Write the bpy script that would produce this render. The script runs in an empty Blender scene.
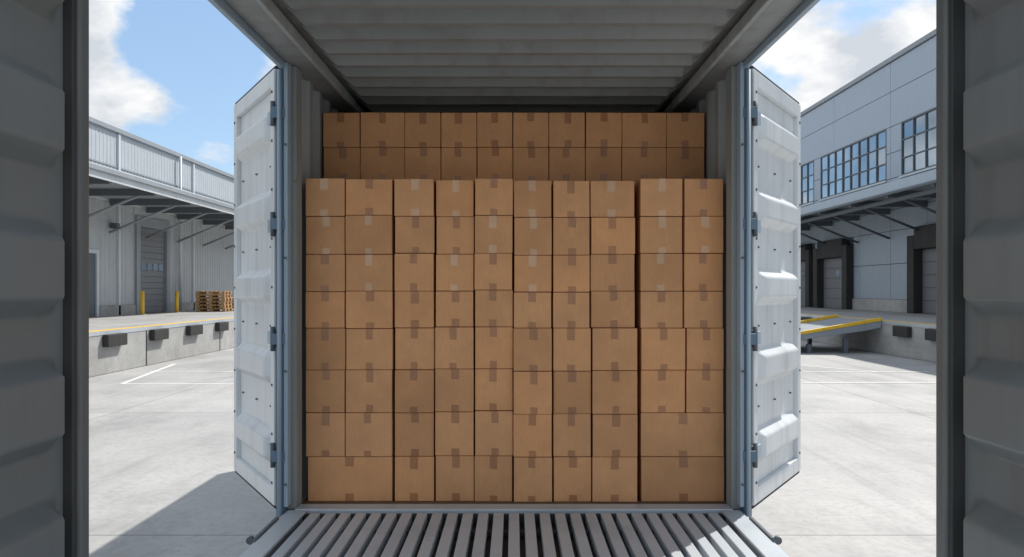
import bpy, bmesh, math, random
from mathutils import Vector, Matrix
random.seed(7)
scene=bpy.context.scene
col=scene.collection
F=800.0; CH=1.9; VX=514; HY=290

# ---------------- materials ----------------
def new_mat(name):
    m=bpy.data.materials.new(name); m.use_nodes=True
    nt=m.node_tree; b=nt.nodes['Principled BSDF']
    return m,nt,b
def N(nt,t,**k):
    n=nt.nodes.new(t)
    for a,v in k.items(): setattr(n,a,v)
    return n
def noise(nt,vec,scale,detail=4,rough=.55,stretch=None):
    if stretch:
        mp=N(nt,'ShaderNodeMapping'); mp.inputs['Scale'].default_value=stretch
        nt.links.new(vec,mp.inputs['Vector']); vec=mp.outputs[0]
    n=N(nt,'ShaderNodeTexNoise'); n.inputs['Scale'].default_value=scale
    n.inputs['Detail'].default_value=min(detail,5); n.inputs['Roughness'].default_value=rough
    nt.links.new(vec,n.inputs['Vector']); return n.outputs['Fac']
def ramp(nt,fac,stops):
    r=N(nt,'ShaderNodeValToRGB'); e=r.color_ramp.elements
    while len(e)<len(stops): e.new(.5)
    for i,(p,c) in enumerate(stops):
        e[i].position=p; e[i].color=(c[0],c[1],c[2],1) if not isinstance(c,(int,float)) else (c,c,c,1)
    nt.links.new(fac,r.inputs[0]); return r.outputs['Color']
def mix(nt,fac,a,b,mode='MIX'):
    m=N(nt,'ShaderNodeMix',data_type='RGBA',blend_type=mode)
    for s,v in ((0,fac),(6,a),(7,b)):
        if isinstance(v,(int,float)): m.inputs[s].default_value=v
        elif isinstance(v,tuple): m.inputs[s].default_value=(*v[:3],1)
        else: nt.links.new(v,m.inputs[s])
    return m.outputs[2]
def bump(nt,b,h,strength=.2,dist=.01):
    bp=N(nt,'ShaderNodeBump'); bp.inputs['Strength'].default_value=strength; bp.inputs['Distance'].default_value=dist
    nt.links.new(h,bp.inputs['Height']); nt.links.new(bp.outputs[0],b.inputs['Normal'])
def paint(name,c,dirt=(.12,.10,.08),rough=.45,dirtamt=.5,metal=0,spec=.5,streak=True,rust=True):
    m,nt,b=new_mat(name); tc=N(nt,'ShaderNodeTexCoord').outputs['Object']
    n1=noise(nt,tc,2.2,4,.6)
    c0=mix(nt,n1,tuple(x*.86 for x in c),tuple(min(1,x*1.1) for x in c))
    f=ramp(nt,noise(nt,tc,9,4,.6,(1,1,.08)),[(.5,0),(.8,dirtamt)]) if streak else ramp(nt,n1,[(.5,0),(.8,dirtamt)])
    c1=mix(nt,f,c0,dirt)
    if rust:
        fr=ramp(nt,noise(nt,tc,14,5,.75),[(.69,0),(.73,.7)])
        c1=mix(nt,fr,c1,(.16,.085,.05))
    nt.links.new(c1,b.inputs['Base Color'])
    rr=N(nt,'ShaderNodeMapRange'); rr.inputs[3].default_value=rough-.1; rr.inputs[4].default_value=rough+.22
    nt.links.new(n1,rr.inputs[0]); nt.links.new(rr.outputs[0],b.inputs['Roughness'])
    b.inputs['Metallic'].default_value=metal
    b.inputs['Specular IOR Level'].default_value=spec
    bump(nt,b,n1,.12,.01)
    return m
M={}
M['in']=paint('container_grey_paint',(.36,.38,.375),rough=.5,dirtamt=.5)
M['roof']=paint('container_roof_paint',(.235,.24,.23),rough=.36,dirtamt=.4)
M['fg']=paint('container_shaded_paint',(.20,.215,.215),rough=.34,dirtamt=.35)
M['fgedge']=paint('container_dark_edge',(.05,.052,.05),rough=.5,dirtamt=.3,rust=False)
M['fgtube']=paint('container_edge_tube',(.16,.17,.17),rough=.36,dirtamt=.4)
M['door']=paint('door_white_paint',(.67,.70,.71),rough=.32,dirtamt=.38,dirt=(.25,.24,.22))
M['post']=paint('post_blue_grey',(.11,.18,.25),rough=.4,dirtamt=.4)
M['postl']=paint('post_light_blue_grey',(.34,.43,.51),rough=.36,dirtamt=.3)
M['jamb']=paint('jamb_paint',(.29,.305,.295),rough=.45,dirtamt=.5)
M['galv']=paint('galvanised_steel',(.52,.57,.61),rough=.34,dirtamt=.5,metal=.3,rust=False,streak=False,dirt=(.20,.21,.22))
M['rubber']=paint('black_rubber',(.025,.025,.025),rough=.7,dirtamt=.3,rust=False)
M['dark']=paint('dark_underframe',(.04,.042,.045),rough=.6,dirtamt=.4,rust=False)
M['hinge']=paint('hinge_steel',(.10,.12,.14),rough=.45,dirtamt=.5)
M['clad']=paint('cladding_light',(.45,.49,.52),rough=.45,dirtamt=.22,dirt=(.26,.27,.28),rust=False)
M['clad2']=paint('cladding_grey',(.44,.47,.49),rough=.45,dirtamt=.35,dirt=(.22,.22,.22),rust=False)
M['cladr']=paint('cladding_right',(.33,.39,.45),rough=.4,dirtamt=.3,dirt=(.2,.21,.23),rust=False)
M['cladr2']=paint('cladding_right_upper',(.35,.42,.50),rough=.4,dirtamt=.25,dirt=(.22,.24,.26),rust=False)
M['trim']=paint('trim_white',(.58,.62,.65),rough=.4,dirtamt=.25,rust=False)
M['trimd']=paint('trim_dark',(.10,.12,.14),rough=.5,dirtamt=.25,rust=False)
M['canopy']=paint('canopy_grey',(.28,.31,.34),rough=.5,dirtamt=.3,rust=False)
M['roller']=paint('roller_door_grey',(.17,.18,.19),rough=.5,dirtamt=.25,rust=False)
M['yellow']=paint('yellow_paint',(.82,.50,.03),rough=.5,dirtamt=.4,rust=False)
M['white']=paint('white_line_paint',(.72,.72,.70),rough=.7,dirtamt=.9,dirt=(.46,.45,.43),rust=False,streak=False)
def concrete(name,a,b_,joint=0,sc=.5):
    m,nt,b=new_mat(name); tc=N(nt,'ShaderNodeTexCoord').outputs['Object']
    n0=noise(nt,tc,.12*sc,4,.55); n1=noise(nt,tc,.9*sc,5,.68); n2=noise(nt,tc,14,5,.72)
    c=mix(nt,ramp(nt,n1,[(.34,0),(.64,1)]),a,b_)
    c=mix(nt,ramp(nt,n0,[(.4,0),(.62,.4)]),c,tuple(x*.78 for x in a))
    st=noise(nt,tc,.75,5,.72,(1,.4,1)); c=mix(nt,ramp(nt,st,[(.50,0),(.66,.6)]),c,tuple(x*.64 for x in a))
    c=mix(nt,ramp(nt,n2,[(.3,.5),(.54,0)]),c,tuple(x*.68 for x in a))
    ty=noise(nt,tc,1.5,4,.6,(1,.05,1)); c=mix(nt,ramp(nt,ty,[(.57,0),(.70,.4)]),c,tuple(x*.55 for x in a))
    if joint:
        br=N(nt,'ShaderNodeTexBrick'); br.offset=0; br.squash=1
        br.inputs['Scale'].default_value=1; br.inputs['Brick Width'].default_value=joint; br.inputs['Row Height'].default_value=joint
        br.inputs['Mortar Size'].default_value=.012; br.inputs['Mortar Smooth'].default_value=.3
        br.inputs['Color1'].default_value=(.90,.90,.90,1); br.inputs['Color2'].default_value=(1,1,1,1); br.inputs['Mortar'].default_value=(.42,.42,.42,1)
        nt.links.new(tc,br.inputs['Vector'])
        c=mix(nt,.9,c,br.outputs['Color'],'MULTIPLY')
    nt.links.new(c,b.inputs['Base Color'])
    nt.links.new(ramp(nt,n0,[(.35,.55),(.65,.85)]),b.inputs['Roughness'])
    bump(nt,b,n2,.4,.008)
    return m
M['ground']=concrete('concrete_yard',(.38,.375,.365),(.50,.49,.475),6.2)
M['dock']=concrete('dock_concrete',(.36,.36,.35),(.46,.455,.44),0,3)
M['ply']=paint('plywood_floor',(.16,.10,.06),rough=.7,dirtamt=.4,rust=False)
def wood():
    m,nt,b=new_mat('pallet_wood'); tc=N(nt,'ShaderNodeTexCoord').outputs['Object']
    n=noise(nt,tc,6,5,.6,(1,6,6)); 
    nt.links.new(ramp(nt,n,[(.3,(.30,.17,.07)),(.7,(.64,.41,.21))]),b.inputs['Base Color']); b.inputs['Roughness'].default_value=.8
    return m
M['wood']=wood()
def glass():
    m,nt,b=new_mat('window_glass'); tc=N(nt,'ShaderNodeTexCoord').outputs['Object']
    n=noise(nt,tc,.35,3,.5)
    nt.links.new(ramp(nt,n,[(.3,(.17,.23,.29)),(.7,(.40,.48,.56))]),b.inputs['Base Color'])
    b.inputs['Roughness'].default_value=.05; b.inputs['Specular IOR Level'].default_value=1.0; b.inputs['Metallic'].default_value=.8
    return m
M['glass']=glass()
def card(name,c,tape=False):
    m,nt,b=new_mat(name); tcn=N(nt,'ShaderNodeTexCoord'); tc=tcn.outputs['Object']
    oi=N(nt,'ShaderNodeObjectInfo')
    ad=N(nt,'ShaderNodeVectorMath',operation='ADD'); nt.links.new(tc,ad.inputs[0])
    mu=N(nt,'ShaderNodeVectorMath',operation='SCALE'); mu.inputs['Scale'].default_value=37; nt.links.new(oi.outputs['Location'],mu.inputs[0])
    nt.links.new(mu.outputs[0],ad.inputs[1]); v=ad.outputs[0]
    n1=noise(nt,v,5,4,.6); n2=noise(nt,v,70,4,.7,(1,1,.25))
    c0=mix(nt,ramp(nt,n1,[(.3,0),(.7,1)]),tuple(x*.87 for x in c),tuple(x*1.06 for x in c))
    c1=mix(nt,ramp(nt,n2,[(.35,.32),(.6,0)]),c0,tuple(x*.8 for x in c))
    c1=mix(nt,ramp(nt,noise(nt,v,11,5,.75,(1,1,3)),[(.64,0),(.74,.3)]),c1,tuple(min(1,x*1.25) for x in c))
    tint=ramp(nt,oi.outputs['Random'],[(0,(.80,.78,.76)),(.5,(.97,.97,.97)),(1,(1.0,.95,.90))])
    c2=mix(nt,1.0,c1,tint,'MULTIPLY')
    nt.links.new(c2,b.inputs['Base Color'])
    b.inputs['Roughness'].default_value=.32 if tape else .78
    b.inputs['Specular IOR Level'].default_value=.5 if tape else .25
    bump(nt,b,mix(nt,.5,n1,n2),.15,.003)
    return m
M['card']=card('cardboard',(.73,.385,.185))
M['tape']=card('brown_packing_tape',(.46,.215,.095),True)
M['tapel']=card('tan_packing_tape',(.74,.47,.28),True)

# ---------------- mesh helpers ----------------
def empty(name,parent=None):
    o=bpy.data.objects.new(name,None); col.objects.link(o)
    if parent: o.parent=parent
    return o
def mk(name,verts,faces,mat,parent=None,bevel=0,smooth=False,recalc=True,segs=2):
    me=bpy.data.meshes.new(name); me.from_pydata([tuple(v) for v in verts],[],faces)
    bm=bmesh.new(); bm.from_mesh(me)
    if recalc: bmesh.ops.recalc_face_normals(bm,faces=bm.faces)
    if smooth:
        for f in bm.faces: f.smooth=True
    bm.to_mesh(me); bm.free()
    o=bpy.data.objects.new(name,me); col.objects.link(o); me.materials.append(M[mat] if isinstance(mat,str) else mat)
    if parent: o.parent=parent
    if bevel:
        b=o.modifiers.new('bevel','BEVEL'); b.width=bevel; b.segments=segs; b.limit_method='ANGLE'
    return o
BF=[(0,1,2,3),(4,7,6,5),(0,4,5,1),(1,5,6,2),(2,6,7,3),(3,7,4,0)]
def bv(x0,x1,y0,y1,z0,z1):
    return [(x0,y0,z0),(x1,y0,z0),(x1,y1,z0),(x0,y1,z0),(x0,y0,z1),(x1,y0,z1),(x1,y1,z1),(x0,y1,z1)]
def boxes(name,lst,mat,parent=None,bevel=0,fn=None):
    V=[];Fc=[]
    for b in lst:
        k=len(V); vs=bv(*b)
        if fn: vs=[fn(*v) for v in vs]
        V+=vs; Fc+=[tuple(i+k for i in f) for f in BF]
    return mk(name,V,Fc,mat,parent,bevel)
def box(name,x0,x1,y0,y1,z0,z1,mat,parent=None,bevel=0,fn=None):
    return boxes(name,[(x0,x1,y0,y1,z0,z1)],mat,parent,bevel,fn)
def sbox(s,name,x0,x1,*a,**k):
    a_,b_=sorted((s*x0,s*x1)); return box(name,a_,b_,*a,**k)
def cyl(name,p0,p1,r,mat,parent=None,n=14):
    p0=Vector(p0);p1=Vector(p1);d=(p1-p0).normalized()
    u=d.orthogonal().normalized(); w=d.cross(u)
    V=[];Fc=[]
    for p in (p0,p1):
        for i in range(n):
            a=2*math.pi*i/n; V.append(p+r*(math.cos(a)*u+math.sin(a)*w))
    Fc=[(i,(i+1)%n,n+(i+1)%n,n+i) for i in range(n)]+[tuple(range(n))[::-1],tuple(range(n,2*n))]
    o=mk(name,V,Fc,mat,parent)
    for p in o.data.polygons: p.use_smooth=len(p.vertices)==4
    return o
def sheet(name,pts,z,mat,parent=None):
    return mk(name,[(x,y,z) for x,y in pts],[tuple(range(len(pts)))],mat,parent)
def grid(name,us,vs,fn,mat,parent=None,smooth=False):
    V=[fn(u,v) for v in vs for u in us]; n=len(us)
    Fc=[(j*n+i,j*n+i+1,(j+1)*n+i+1,(j+1)*n+i) for j in range(len(vs)-1) for i in range(n-1)]
    return mk(name,V,Fc,mat,parent,smooth=smooth)
def lin(a,b,n): return [a+(b-a)*i/(n-1) for i in range(n)]
def sst(t):
    t=max(0,min(1,t)); return t*t*(3-2*t)

# ---------------- container ----------------
FL=CH-1.18; CE=CH+1.21; HX=1.22
cont=empty('shipping_container')
RY=2.03
prof=[];y=RY+.01;P=.225
while y<10.2:
    prof+=[(y,0),(y+.04,0),(y+.085,.055),(y+.18,.055)]; y+=P
prof.append((y,0)); YB=y
xs=[-1.08,-1.02,-.95,0,.95,1.02,1.08]; am=[0,0,1,1,1,0,0]
ys=[p[0] for p in prof]; zs=dict(prof)
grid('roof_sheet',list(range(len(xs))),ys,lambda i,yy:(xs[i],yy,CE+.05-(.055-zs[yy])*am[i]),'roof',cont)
for s in (-1,1):
    sbox(s,'top_side_rail',1.06,1.215,RY,YB,CE,CE+.12,mat='jamb',parent=cont,bevel=.006)
    sbox(s,'top_rail_inner_lip',1.035,1.058,RY,YB,CE-.028,CE+.03,mat='in',parent=cont,bevel=.004)
    sbox(s,'top_rail_outer_lip',1.218,1.245,RY,YB,CE-.035,CE+.125,mat='postl',parent=cont,bevel=.004)
    pr=[];y=4.40
    while y<YB-.3:
        pr+=[(0,y),(0,y+.07),(.036,y+.105),(.036,y+.19)]; y+=.24
    pr.append((0,y))
    grid('side_wall_sheet',list(range(len(pr))),[FL-.02,CE+.01],lambda i,z:(s*(1.185+pr[i][0]),pr[i][1],z),'in',cont)
    sbox(s,'door_jamb',1.172,1.2205,4.308,4.41,FL,CE-.002,mat='jamb',parent=cont,bevel=.003)
    sbox(s,'corner_post',1.2225,1.262,4.24,4.36,FL-.12,CE-.036,mat='post',parent=cont,bevel=.006)
    sbox(s,'corner_post_flange',1.198,1.22,4.235,4.305,FL+.03,CE-.002,mat='postl',parent=cont,bevel=.003)
    cyl('locking_rod',(s*1.236,4.215,FL-.05),(s*1.236,4.215,CE-.05),.011,'postl',cont)
    sbox(s,'bottom_side_rail',1.12,1.225,1.1,YB,FL-.15,FL-.004,mat='galv',parent=cont,bevel=.006)
    sbox(s,'ramp_side_frame',1.10,1.20,1.12,4.25,FL-.002,FL+.012,mat='galv',parent=cont,bevel=.004)
    for hz in (.30,.92,1.53,2.12):
        zc=FL+hz
        sbox(s,'hinge_block',1.263,1.30,4.27,4.335,zc-.045,zc+.045,mat='hinge',parent=cont,bevel=.006)
        cyl('hinge_pin',(s*1.285,4.262,zc-.065),(s*1.285,4.262,zc+.065),.013,'hinge',cont)
        sbox(s,'hinge_lug',1.215,1.28,4.222,4.238,zc-.03,zc+.03,mat='post',parent=cont,bevel=.004)
    for zc in (FL+.15,FL+.75,FL+1.35,FL+1.95):
        cyl('jamb_bolt',(s*1.209,4.236,zc),(s*1.209,4.226,zc),.007,'hinge',cont,8)
box('end_wall',-1.2,1.2,YB,YB+.05,FL-.15,CE+.12,'in',cont)
box('sill',-1.17,1.17,4.262,4.37,FL-.12,FL+.012,'galv',cont,.005)
box('sill_lip',-1.17,1.17,4.236,4.258,FL-.10,FL-.008,'dark',cont,.003)
box('floor_boards',-1.18,1.18,4.375,YB,FL-.05,FL-.002,'ply',cont)
box('ramp_pan',-1.10,1.10,1.12,4.23,FL-.09,FL-.06,'dark',cont)
# flat-topped ribs with sharp narrow grooves
V=[];Fc=[];n=27;pitch=2.18/n
for i in range(n):
    xc=-1.09+pitch*(i+.5); w=.0265; h=.05
    pr=[(-w-.001,-h),(-w,-.0035),(-w+.0035,0),(w-.0035,0),(w,-.0035),(w+.001,-h)]
    k=len(V)
    for yy in (1.14,4.225):
        V+=[(xc+a,yy,FL+.002+b) for a,b in pr]
    m=len(pr)
    Fc+=[(k+j,k+j+1,k+m+j+1,k+m+j) for j in range(m-1)]+[tuple(range(k,k+m)),tuple(range(k+m,k+2*m))]
mk('ramp_bars',V,Fc,'galv',cont)
boxes('ramp_cross_bars',[(-1.10,1.10,yy,yy+.03,FL-.055,FL-.03) for yy in lin(1.5,4.0,6)],'dark',cont)
boxes('underframe',[(-1.15,1.15,yy,yy+.08,FL-.3,FL-.152) for yy in lin(1.2,YB-.2,12)]+[(-.55,-.43,1.15,YB,FL-.5,FL-.302),(.43,.55,1.15,YB,FL-.5,FL-.302)],'dark',cont)
boxes('support_stands',[(sx-.07,sx+.07,yy,yy+.14,.02,FL-.503) for sx in (-.49,.49) for yy in (1.4,4.0,6.8,9.6)]+[(sx-.2,sx+.2,yy-.12,yy+.26,.0,.019) for sx in (-.49,.49) for yy in (1.4,4.0,6.8,9.6)],'dark',cont)
for s in (-1,1):
    g=empty('ramp_latch',cont)
    cyl('latch_bar',(s*1.205,3.98,FL-.03),(s*1.30,3.92,FL-.045),.010,'galv',g)
    cyl('latch_ring',(s*1.29,3.905,FL-.045),(s*1.29,3.93,FL-.045),.019,'hinge',g)
    sbox(s,'latch_plate',1.203,1.222,3.75,4.1,FL-.003,FL+.02,mat='hinge',parent=g,bevel=.004)

# foreground side panels
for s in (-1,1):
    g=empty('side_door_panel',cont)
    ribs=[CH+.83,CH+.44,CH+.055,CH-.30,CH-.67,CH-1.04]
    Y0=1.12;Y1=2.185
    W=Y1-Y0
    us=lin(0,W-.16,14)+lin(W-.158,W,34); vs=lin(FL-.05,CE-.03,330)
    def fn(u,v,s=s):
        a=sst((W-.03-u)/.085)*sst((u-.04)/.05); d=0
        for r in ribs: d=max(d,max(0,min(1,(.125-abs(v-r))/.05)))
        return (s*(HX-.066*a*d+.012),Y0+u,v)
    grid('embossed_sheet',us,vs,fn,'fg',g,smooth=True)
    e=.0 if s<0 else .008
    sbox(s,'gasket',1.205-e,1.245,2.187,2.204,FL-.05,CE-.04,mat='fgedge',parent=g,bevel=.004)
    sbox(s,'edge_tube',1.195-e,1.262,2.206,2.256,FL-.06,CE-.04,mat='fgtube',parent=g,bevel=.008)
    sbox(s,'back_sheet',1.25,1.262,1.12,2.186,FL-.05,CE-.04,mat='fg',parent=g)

# hinged doors swung back
for s in (-1,1):
    g=empty('container_door',cont)
    th=math.atan2(.87,.52) if s<0 else math.atan2(.86,.56); c_,s_=math.cos(th),math.sin(th)
    hx,hy=1.30,4.33
    def T(u,t,z,s=s):
        return (s*(hx+u*c_-t*s_), hy+u*s_+t*c_, z)
    Wd=1.02 if s<0 else 1.03; z0=CH-1.17; z1=CH+1.20
    fr=.07
    boxes('door_frame',[(0,fr,0,.055,z0,z1),(Wd-fr,Wd,0,.055,z0,z1),(fr+.001,Wd-fr-.001,0,.055,z0,z0+.09),(fr+.001,Wd-fr-.001,0,.055,z1-.09,z1)],'door',g,.006,fn=T)
    boxes('door_gasket',[(-.018,-.002,.01,.045,z0+.01,z1-.01),(Wd+.002,Wd+.02,.01,.05,z0+.01,z1-.01),(.0,Wd,.008,.045,z0-.018,z0-.002),(.0,Wd,.008,.045,z1+.002,z1+.018)],'rubber',g,.004,fn=T)
    us=lin(fr+.001,fr+.14,18)+lin(fr+.15,Wd-fr-.15,10)+lin(Wd-fr-.14,Wd-fr-.001,18)
    vs=lin(z0+.091,z1-.091,260)
    ribs=[z0+.30+i*.443 for i in range(5)]
    def fn2(u,v):
        a=sst((u-fr-.03)/.06)*sst((Wd-fr-.03-u)/.06); d=0
        for r in ribs: d=max(d,max(0,min(1,(.10-abs(v-r))/.045)))
        return T(u,.030-.052*a*d,v)
    grid('embossed_sheet',us,vs,fn2,'door',g,smooth=True)
    box('outer_skin',fr+.001,Wd-fr-.001,.045,.052,z0+.091,z1-.091,'door',g,fn=T)
    bl=[]
    for zz in lin(z0+.12,z1-.12,9):
        for uu in (.035,Wd-.035): bl.append((uu-.007,uu+.007,-.006,.002,zz-.007,zz+.007))
    boxes('door_bolts',bl,'hinge',g,.002,fn=T)
    boxes('door_rivets',[(u-.005,u+.005,.018,.03,z-.005,z+.005) for z in (z0+.52,z0+.97,z0+1.41,z0+1.86) for u in (.16,.50,.86)],'hinge',g,fn=T)
    for u in (.28,.74):
        cyl('lock_bar',T(u,.09,z0-.02),T(u,.09,z1+.02),.017,'galv',g)
        boxes('lock_brackets',[(u-.04,u+.04,.056,.11,z-.03,z+.03) for z in (z0+.1,z0+.7,z0+1.5,z1-.1)],'galv',g,.004,fn=T)
    for hz in (.30,.92,1.53,2.12):
        zc=FL+hz
        boxes('hinge_leaf',[(-.015,.09,-.012,-.001,zc-.035,zc+.035)],'postl',g,.003,fn=T)
        boxes('hinge_knuckle',[(-.03,.0,-.02,.02,zc-.05,zc+.05)],'hinge',g,.005,fn=T)

# ---------------- cardboard boxes ----------------
def cbox(x0,x1,z0,z1,yf,d,tape):
    w=x1-x0;h=z1-z0
    A=random.uniform(-.0015,.0045)
    bm=bmesh.new(); bmesh.ops.create_cube(bm,size=1)
    for v in bm.verts: v.co=Vector((v.co.x*w,v.co.y*d,v.co.z*h))
    bmesh.ops.bevel(bm,geom=bm.edges[:],offset=.004,segments=2,affect='EDGES',profile=.6)
    ff=min(bm.faces,key=lambda f:f.calc_center_median().y)
    bmesh.ops.delete(bm,geom=[ff],context='FACES_ONLY')
    hw,hh=w/2-.004,h/2-.004
    def bul(x,z): return -d/2-A*(1-(x/hw)**2)*(1-(z/hh)**2)
    n=9; g=[[bm.verts.new((x,bul(x,z),z)) for x in lin(-hw,hw,n)] for z in lin(-hh,hh,n)]
    for j in range(n-1):
        for i in range(n-1): bm.faces.new((g[j][i],g[j][i+1],g[j+1][i+1],g[j+1][i])).smooth=True
    tw=random.uniform(.019,.023) if w<.4 else .024
    tx=random.uniform(-.007,.007)
    def strip(za,zb,wrap):
        zz=lin(za,zb,5); r=[]
        for q,z in enumerate(zz):
            yy=bul(max(-hw,min(hw,tx)),max(-hh,min(hh,z)))-.0009
            sk=.0015*math.sin(q*9+w*99) if q==0 else 0
            r.append((bm.verts.new((tx-tw,yy,z+sk)),bm.verts.new((tx+tw,yy,z-sk))))
        for a,b in zip(r,r[1:]):
            f=bm.faces.new((a[0],a[1],b[1],b[0])); f.material_index=1
        e=r[-1]; t0=bm.verts.new((tx-tw,-d/2+.06,wrap)); t1=bm.verts.new((tx+tw,-d/2+.06,wrap))
        f=bm.faces.new((e[0],e[1],t1,t0)); f.material_index=1
    tl=random.uniform(.052,.072); bl=random.uniform(.030,.046)
    strip(h/2-tl,h/2-.0004,h/2+.0006)
    strip(-h/2+bl,-h/2+.0004,-h/2-.0002)
    bmesh.ops.recalc_face_normals(bm,faces=bm.faces)
    me=bpy.data.meshes.new('cardboard_box'); bm.to_mesh(me); bm.free()
    me.materials.append(M['card']); me.materials.append(M[tape])
    o=bpy.data.objects.new('cardboard_box',me); col.objects.link(o)
    o.location=((x0+x1)/2,yf+d/2+random.uniform(0,.014),(z0+z1)/2)
    o.rotation_euler=(random.uniform(-.004,.004),random.uniform(-.002,.002),random.uniform(-.012,.012))
YF=4.457
sc=F/YF
X=lambda p:(p-VX)/sc
Z=lambda p:CH+(HY-p)/sc
def fcol(p0,p1,rows,yo=0):
    for a,b in zip(rows,rows[1:]):
        g=.003
        cbox(X(p0)+g,X(p1)-g,Z(b)+.0008,Z(a)-.002,YF+yo,.40,'tapel' if b<300 and random.random()<.5 else 'tape')
R0=[178,216,254,291.5,328,370,413,457]
fcol(305,345,R0); fcol(345,392.5,[178.5,215,254,291,328.5,370,413,457]); fcol(307,392.5,[457,502])
fcol(393.8,434,[178.5,216,253,291,328,370,413,457,502],.006)
fcol(435.3,474,[179,216,254,291,327],.012); fcol(434.6,474,[327,369,412,456,502],.0)
fcol(474.3,513,[178,215,253,290,327,369,411,456,502],.004)
fcol(513.6,552,[180,217,255,292,328],.0); fcol(513.2,552.5,[328,371,414,457,502],-.012)
fcol(552.6,590,[180,217,255,292,328],.003); fcol(553,591.5,[328,371,414,457,502],-.004)
fcol(590.6,635.5,[180,217,254,291,328],.002); fcol(592.2,638,[328,370.5,414,457,502],-.01)
fcol(640.5,683.5,[178,216,253,291,328],.002); fcol(684.2,724,[178,216,253,291,328],.005)
fcol(641,686,[328,370,413],-.002); fcol(686.6,724.5,[328,370,413],.003)
fcol(641,725,[413,457,502],-.004)
YF2=4.9; sc2=F/YF2
cx=[322.5,360,404.5,441,477,513,549,585.5,622,667,705.5]
rows=[112,147,181]
zz=[CH+(HY-r)/sc2 for r in rows]; z=zz[-1]
while z-FL>.21+.02: z-=.215; zz.append(z)
if zz[-1]-FL<.08: zz[-1]=FL
else: zz.append(FL)
for a,b in zip(cx,cx[1:]):
    for za,zb in zip(zz,zz[1:]):
        cbox((a-VX)/sc2+.0022,(b-VX)/sc2-.0022,zb+.0008,za-.0016,YF2,.4,'tape')

# ---------------- ground ----------------
sheet('ground',[(-400,-300),(400,-300),(400,600),(-400,600)],0,'ground')
def gp(px,py): 
    y=CH*F/(py-HY); return Vector(((px-VX)*y/F,y))
def line(a,b,w):
    a=Vector(a);b=Vector(b);d=(b-a).normalized();n_=Vector((-d.y,d.x))*w/2
    return [a-n_,b-n_,b+n_,a+n_]
mk_=empty('parking_markings')
for i,(a,b) in enumerate([((122,384),(234,384)),((150,371.5),(236,371.5)),((122,384),(175,364)),((803,372),(930,372)),((803,366),(880,372)),((803,383),(936,383))]):
    sheet('white_line',[tuple(p) for p in line(gp(*a),gp(*b),.10)],.004+.0005*i,'white',mk_)

# ---------------- left dock + warehouse ----------------
DZ=.98
dk=empty('loading_dock')
box('platform',-14.45,-9.2,6,72,0,DZ,'dock',dk,.02)
box('edge_angle',-9.215,-9.188,6,72,DZ-.09,DZ+.004,'galv',dk)
box('edge_stripe',-9.46,-9.22,6,72,DZ+.001,DZ+.006,'yellow',dk)
for i,(a,b) in enumerate([(13.5,14.4),(15.6,16.5),(17.85,18.75),(20.15,21.0),(22.4,23.3),(24.6,25.4),(27.2,28.1),(30,30.9)]):
    boxes('dock_bumper',[(-9.187,-9.05,a,b,.62,.9)],'rubber',dk,.02)
boxes('expansion_joints',[(-9.196,-9.186,y_,y_+.03,.02,DZ-.1) for y_ in range(10,70,5)],'dark',dk)

wl=empty('metal_clad_warehouse')
XW=-14.5; HT=CH+5.84
def ribwall(name,s,x,y0,y1,z0,z1,mat,parent,pitch=.3,dep=.02):
    pr=[];y=y0
    while y<y1-pitch*.5: pr+=[(y,0),(y+pitch*.45,0),(y+pitch*.55,dep),(y+pitch*.9,dep)]; y+=pitch
    pr.append((y,0))
    return grid(name,list(range(len(pr))),[z0,z1],lambda i,z:(x+s*pr[i][1],pr[i][0],z),mat,parent)
box('core',-40,XW-.02,6,72,0,HT-.05,'clad2',wl)
ribwall('upper_cladding',1,XW,6,72,5.3,HT-.12,'clad',wl,.26,.012)
ribwall('lower_cladding_near',1,XW,6,26.2,1.35,5.05,'clad2',wl)
ribwall('lower_cladding_mid',1,XW,27.9,30.5,1.35,5.05,'clad2',wl)
ribwall('lower_cladding_far',1,XW,33.5,72,1.35,5.05,'clad2',wl)
box('parapet_cap',XW-.3,XW+.12,5.9,72.1,HT-.12,HT+.05,'canopy',wl,.01)
box('mid_flashing',XW-.0,XW+.07,6,72,5.06,5.29,'trim',wl)
box('upper_flashing',XW+.016,XW+.035,6,72,6.35,6.40,'canopy',wl)
boxes('plinth',[(XW,XW+.08,6,26.2,DZ,1.345),(XW,XW+.08,27.9,30.5,DZ,1.345),(XW,XW+.08,33.5,72,DZ,1.345)],'dock',wl)
for y_ in (14,21,29.2,36,50):
    box('pilaster',XW,XW+.08,y_,y_+.14,DZ,HT-.14,'trim',wl)
for y_ in (22.5,34.4,47): cyl('downpipe',(XW+.16,y_,DZ),(XW+.16,y_,HT-.1),.055,'trim',wl)
rd=empty('roller_door',wl)
sl=[(XW-.01,XW+.02,30.85,33.15,DZ+.02+i*.24,DZ+.02+i*.24+.225) for i in range(14)]
boxes('slats',sl,'roller',rd,.01)
boxes('frame',[(XW,XW+.12,30.52,30.82,DZ,4.75),(XW,XW+.12,33.18,33.48,DZ,4.75),(XW,XW+.12,30.83,33.17,4.36,4.75)],'canopy',rd,.01)
boxes('small_windows',[(XW+.021,XW+.035,31.05+i*.52,31.4+i*.52,2.68,2.95) for i in range(4)],'glass',rd)
pd=empty('personnel_door',wl)
box('leaf',XW-.01,XW+.03,26.45,27.65,DZ+.01,3.15,'trimd',pd)
boxes('frame',[(XW,XW+.08,26.3,26.44,DZ,3.3),(XW,XW+.08,27.66,27.8,DZ,3.3),(XW,XW+.08,26.441,27.659,3.16,3.3)],'trim',pd)
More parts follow.
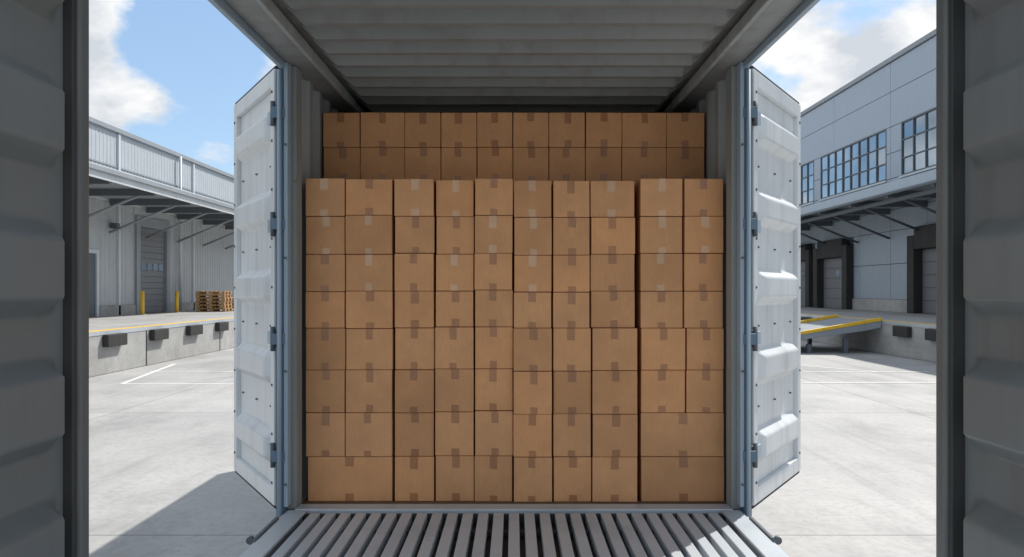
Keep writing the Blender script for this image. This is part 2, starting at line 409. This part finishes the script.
boxes('infill',[(XW,XW+.05,26.2,26.29,DZ,5.05),(XW,XW+.05,27.81,27.9,DZ,5.05),(XW,XW+.05,26.3,27.8,3.31,5.05),(XW,XW+.05,30.45,33.55,4.76,5.05)],'clad2',wl)
box('wall_light',XW+.05,XW+.3,28.6,28.85,4.1,4.3,'trimd',wl,.02)
cn=empty('canopy',wl)
XC=-11.5
box('deck',XC-2.9,XC,8,46,5.02+.12,5.30,'canopy',cn)
box('fascia',XC+.001,XC+.05,7.95,46.05,4.98,5.36,'trim',cn,.01)
box('gutter',XC+.052,XC+.14,7.95,46.05,5.18,5.32,'canopy',cn,.01)
boxes('rafters',[(XC-2.88,XC-.01,y_,y_+.12,4.92,5.138) for y_ in lin(8.5,45.5,14)],'trimd',cn)
for y_ in lin(8.5,45.5,14):
    cyl('strut',(XW+.1,y_+.06,3.95),(XC-.5,y_+.06,4.93),.045,'canopy',cn,8)

for by in (29.7,32.75,25.2):
    b=empty('bollard'); cyl('post',(-13.8,by,DZ),(-13.8,by,DZ+.86),.075,'yellow',b); cyl('base_plate',(-13.8,by,DZ+.001),(-13.8,by,DZ+.02),.14,'galv',b)
    cyl('cap',(-13.8,by,DZ+.861),(-13.8,by,DZ+.885),.06,'yellow',b)
def pallet(cx_,cy_,z,rot):
    L=[]
    w,d=1.2,1.0
    for i in range(7): L.append((-w/2+i*.183,-w/2+i*.183+.10,-d/2,d/2,.122,.144))
    for yy in (-d/2,-.07,d/2-.14):
        L.append((-w/2,w/2,yy,yy+.14,.1,.121)); L.append((-w/2,w/2,yy,yy+.14,0,.021))
        for xx in (-w/2,-.07,w/2-.14): L.append((xx,xx+.14,yy+.005,yy+.135,.0215,.0995))
    o=boxes('wooden_pallet',L,'wood',None,.003); o.location=(cx_,cy_,z); o.rotation_euler=(0,0,rot)
for i in range(6): pallet(-12.85+random.uniform(-.03,.03),34.3+random.uniform(-.03,.03),DZ+.004+i*.146,random.uniform(-.03,.03)+.05)
for i in range(4): pallet(-12.3+random.uniform(-.03,.03),35.8+random.uniform(-.03,.03),DZ+.004+i*.146,random.uniform(-.03,.03))

# ---------------- right dock + warehouse ----------------
dr=empty('loading_dock')
XD=11
box('platform',XD,15.93,6,80,0,DZ,'dock',dr,.02)
box('edge_angle',XD-.012,XD+.015,6,80,DZ-.09,DZ+.004,'galv',dr)
box('edge_stripe',XD+.02,XD+.27,6,80,DZ+.001,DZ+.006,'yellow',dr)
for a in (13,15.4,17.8,20.3,22.1,29.5,32,36):
    boxes('dock_bumper',[(XD-.15,XD-.013,a,a+.85,.58,.88)],'rubber',dr,.02)
rp=empty('dock_ramp')
ya,yb=23.9,27.2; xa=5.4
prf=[(xa,.012),(XD-.02,DZ+.0),(XD-.02,DZ-.2),(XD-.5,DZ-.3),(xa+.3,.0)]
k=len(prf)
mk('ramp_deck',[(x,ya,z) for x,z in prf]+[(x,yb,z) for x,z in prf],[tuple(range(k)),tuple(range(k,2*k))]+[(i,(i+1)%k,k+(i+1)%k,k+i) for i in range(k)],'canopy',rp,.01)
def rz(x): return .012+(x-xa)/(XD-.02-xa)*(DZ-.012)
for yy in (ya-.02,yb-.12):
    mk('ramp_kerb',[(xa,yy,.012),(XD-.02,yy,DZ),(XD-.02,yy+.12,DZ),(xa,yy+.12,.012),(xa,yy,.10),(XD-.02,yy,DZ+.1),(XD-.02,yy+.12,DZ+.1),(xa,yy+.12,.10)],BF,'yellow',rp,.01)
boxes('ramp_legs',[(x,x+.12,y_,y_+.12,.0,rz(x)-.33) for x in (8.8,9.9) for y_ in (ya+.1,yb-.3)],'trimd',rp)

wr=empty('panel_clad_warehouse')
XR=16; HR=CH+9.77
box('core',XR+.06,38,10,84,0,HR-.1,'trimd',wr)
WZ0,WZ1=6.62,8.82
wins=[(20.5,27.5),(28.2,33.0),(34.4,41.7),(42.7,52),(55,66)]
pan=[];panu=[]
def course(z0,z1,openings,lst,pw=3.0,off=0):
    ypos=10-off
    while ypos<84:
        a=max(10,ypos); b=min(84,ypos+pw); segs=[(a,b)]
        for o0,o1 in openings:
            ns=[]
            for p,q in segs:
                if o1<=p or o0>=q: ns.append((p,q)); continue
                if o0>p: ns.append((p,o0))
                if o1<q: ns.append((o1,q))
            segs=ns
        for p,q in segs:
            if q-p>.05: lst.append((XR,XR+.058,p+.012,q-.012,z0+.012,z1-.012))
        ypos+=pw
doors=[(28.3,31.9),(37.7,41.9),(42.5,46.6),(52,56)]
course(1.5,3.0,doors,pan); course(3.0,4.4,doors,pan); course(4.4,5.3,[],pan)
course(5.3,WZ0,[],panu,6.0); course(WZ0,7.7,wins,panu,3.0); course(7.7,WZ1,wins,panu,3.0); course(WZ1,10.3,[],panu,6.0); course(10.3,HR-.12,[],panu,6.0)
boxes('lower_panels',pan,'cladr',wr,.006); boxes('upper_panels',panu,'cladr2',wr,.006)
box('parapet_cap',XR-.08,XR+.4,9.9,84.1,HR-.1,HR+.1,'canopy',wr,.01)
pl=[];last=10
for a,b in doors+[(84,84)]:
    if a>last: pl.append((XR-.06,XR+.059,last,a,DZ,1.5))
    last=b
boxes('plinth',pl,'dock',wr,.01)
for (a,b) in wins:
    w=empty('window_band',wr)
    n_=max(1,round((b-a)/.95)); L=[(XR-.02,XR+.055,a,b,WZ0-.02,WZ0+.05),(XR-.02,XR+.055,a,b,WZ1-.05,WZ1+.02)]
    GV=[];GF=[]
    for i in range(n_+1):
        q=a+(b-a)*i/n_; L.append((XR-.015,XR+.053,q-.03,q+.03,WZ0+.051,WZ1-.051))
        if i<n_:
            q2=a+(b-a)*(i+1)/n_
            for z_0,z_1 in ((WZ0+.05,7.31),(7.36,8.06),(8.11,WZ1-.05)):
                t1,t2=random.uniform(-.006,.006),random.uniform(-.006,.006); k=len(GV)
                GV+=[(XR+.035+t1,q,z_0),(XR+.035-t1,q2,z_0),(XR+.035-t1+t2,q2,z_1),(XR+.035+t1+t2,q,z_1)]; GF.append((k,k+1,k+2,k+3))
    mk('glazing',GV,GF,'glass',w)
    boxes('window_frames',L,'trimd',w)
    boxes('transoms',[(XR-.005,XR+.052,a+.04,b-.04,7.31,7.36),(XR-.005,XR+.052,a+.04,b-.04,8.06,8.11)],'trimd',w)
    box('sill',XR-.09,XR-.001,a-.1,b+.1,WZ0-.1,WZ0-.025,'trim',w)
cr=empty('canopy',wr); XE=13
box('deck',XE,XR-.02,12,56,5.36,5.52,'canopy',cr)
box('fascia',XE-.05,XE-.001,11.95,56.05,5.2,5.62,'cladr2',cr,.01)
box('fascia_rail',XE-.1,XE-.051,11.95,56.05,5.2,5.28,'trimd',cr,.01)
boxes('beams',[(XE+.01,XR-.03,y_,y_+.14,5.12,5.358) for y_ in lin(12.5,55.5,15)],'trimd',cr)
box('edge_beam',XE+.3,XE+.42,12,56,4.98,5.118,'trimd',cr)
for y_ in lin(12.5,55.5,15): cyl('strut',(XR-.02,y_+.07,4.1),(XE+.5,y_+.07,5.1),.05,'trimd',cr,8)
for a,b in doors:
    d=empty('dock_shelter',wr)
    boxes('shelter_pads',[(XR-.35,XR+.05,a,a+.55,DZ,4.05),(XR-.35,XR+.05,b-.55,b,DZ,4.05),(XR-.35,XR+.05,a+.551,b-.551,3.5,4.38)],'rubber',d,.03)
    L=[(XR+.0,XR+.04,a+.56,b-.56,DZ+.01+i*.5,DZ+.5+i*.5) for i in range(5)]
    boxes('door_panels',L,'roller',d,.01)
    boxes('vision_panel',[(XR-.012,XR-.001,(a+b)/2-.5,(a+b)/2-.1,2.6,2.85)],'glass',d)
    boxes('red_green_lamp_box',[(XR-.1,XR-.002,b+.2,b+.35,2.6,3.0)],'trimd',d,.01)

fw=empty('distant_warehouse')
box('walls',-60,60,120,150,0,9,'clad2',fw); ribs_=[(x,x+.25,119.93,119.999,1.2,8.6) for x in range(-58,58,2)]
boxes('cladding_ribs',ribs_,'clad',fw); box('parapet',-60.3,60.3,119.8,120.3,9,9.4,'trim',fw)
boxes('dock_doors',[(x,x+3,119.85,119.92,1,4.4) for x in range(-54,54,8)],'trimd',fw)

# ---------------- light ----------------
sv=Vector((.56,.65,1.0)); el=math.asin(1/sv.length); az=math.atan2(.56,.65)
w=bpy.data.worlds.new('World'); scene.world=w; w.use_nodes=True; nt=w.node_tree
bg=nt.nodes['Background']; bg.inputs['Strength'].default_value=.15
sky=N(nt,'ShaderNodeTexSky',sky_type='NISHITA'); sky.sun_disc=False; sky.sun_elevation=el; sky.sun_rotation=az
sky.air_density=1.0; sky.dust_density=.5
tc=N(nt,'ShaderNodeTexCoord').outputs['Generated']
sp=N(nt,'ShaderNodeSeparateXYZ'); nt.links.new(tc,sp.inputs[0])
zz_=N(nt,'ShaderNodeMath',operation='ADD'); zz_.inputs[1].default_value=.45; nt.links.new(sp.outputs[2],zz_.inputs[0])
dv=N(nt,'ShaderNodeVectorMath',operation='DIVIDE'); cb=N(nt,'ShaderNodeCombineXYZ')
for i in range(3): nt.links.new(zz_.outputs[0],cb.inputs[i])
nt.links.new(tc,dv.inputs[0]); nt.links.new(cb.outputs[0],dv.inputs[1])
mp=N(nt,'ShaderNodeMapping'); mp.inputs['Location'].default_value=(3.1,1.7,.4); nt.links.new(dv.outputs[0],mp.inputs[0])
def wnoise(scale,det,ro):
    n=N(nt,'ShaderNodeTexNoise'); n.inputs['Scale'].default_value=scale; n.inputs['Detail'].default_value=det; n.inputs['Roughness'].default_value=ro
    nt.links.new(mp.outputs[0],n.inputs['Vector']); return n.outputs['Fac']
cl=wnoise(2.6,8,.52); cl2=wnoise(6.2,6,.58)
fac=ramp(nt,cl,[(.44,0),(.50,1)])
c1=mix(nt,ramp(nt,cl2,[(.38,0),(.60,1)]),(4.4,4.7,5.1),(6.9,6.9,6.9))
skc=mix(nt,.45,sky.outputs[0],(2.7,4.3,6.4))
nt.links.new(mix(nt,fac,skc,c1),bg.inputs['Color'])
sl_=bpy.data.lights.new('sun','SUN'); sl_.energy=4.9; sl_.angle=math.radians(.6); sl_.color=(1,.955,.89)
so=bpy.data.objects.new('sun',sl_); col.objects.link(so); so.rotation_euler=(-sv).to_track_quat('-Z','Y').to_euler(); so.location=(20,20,40)

# ---------------- camera ----------------
cd=bpy.data.cameras.new('camera'); cam=bpy.data.objects.new('camera',cd); col.objects.link(cam)
cam.location=(0,0,CH); cam.rotation_euler=(math.pi/2,0,0)
cd.sensor_width=36; cd.lens=F/1024*36; cd.shift_y=11.5/1024; cd.shift_x=-2/1024; cd.clip_start=.05; cd.clip_end=2000
scene.camera=cam
scene.view_settings.view_transform='Standard'; scene.view_settings.look='None'; scene.view_settings.exposure=0
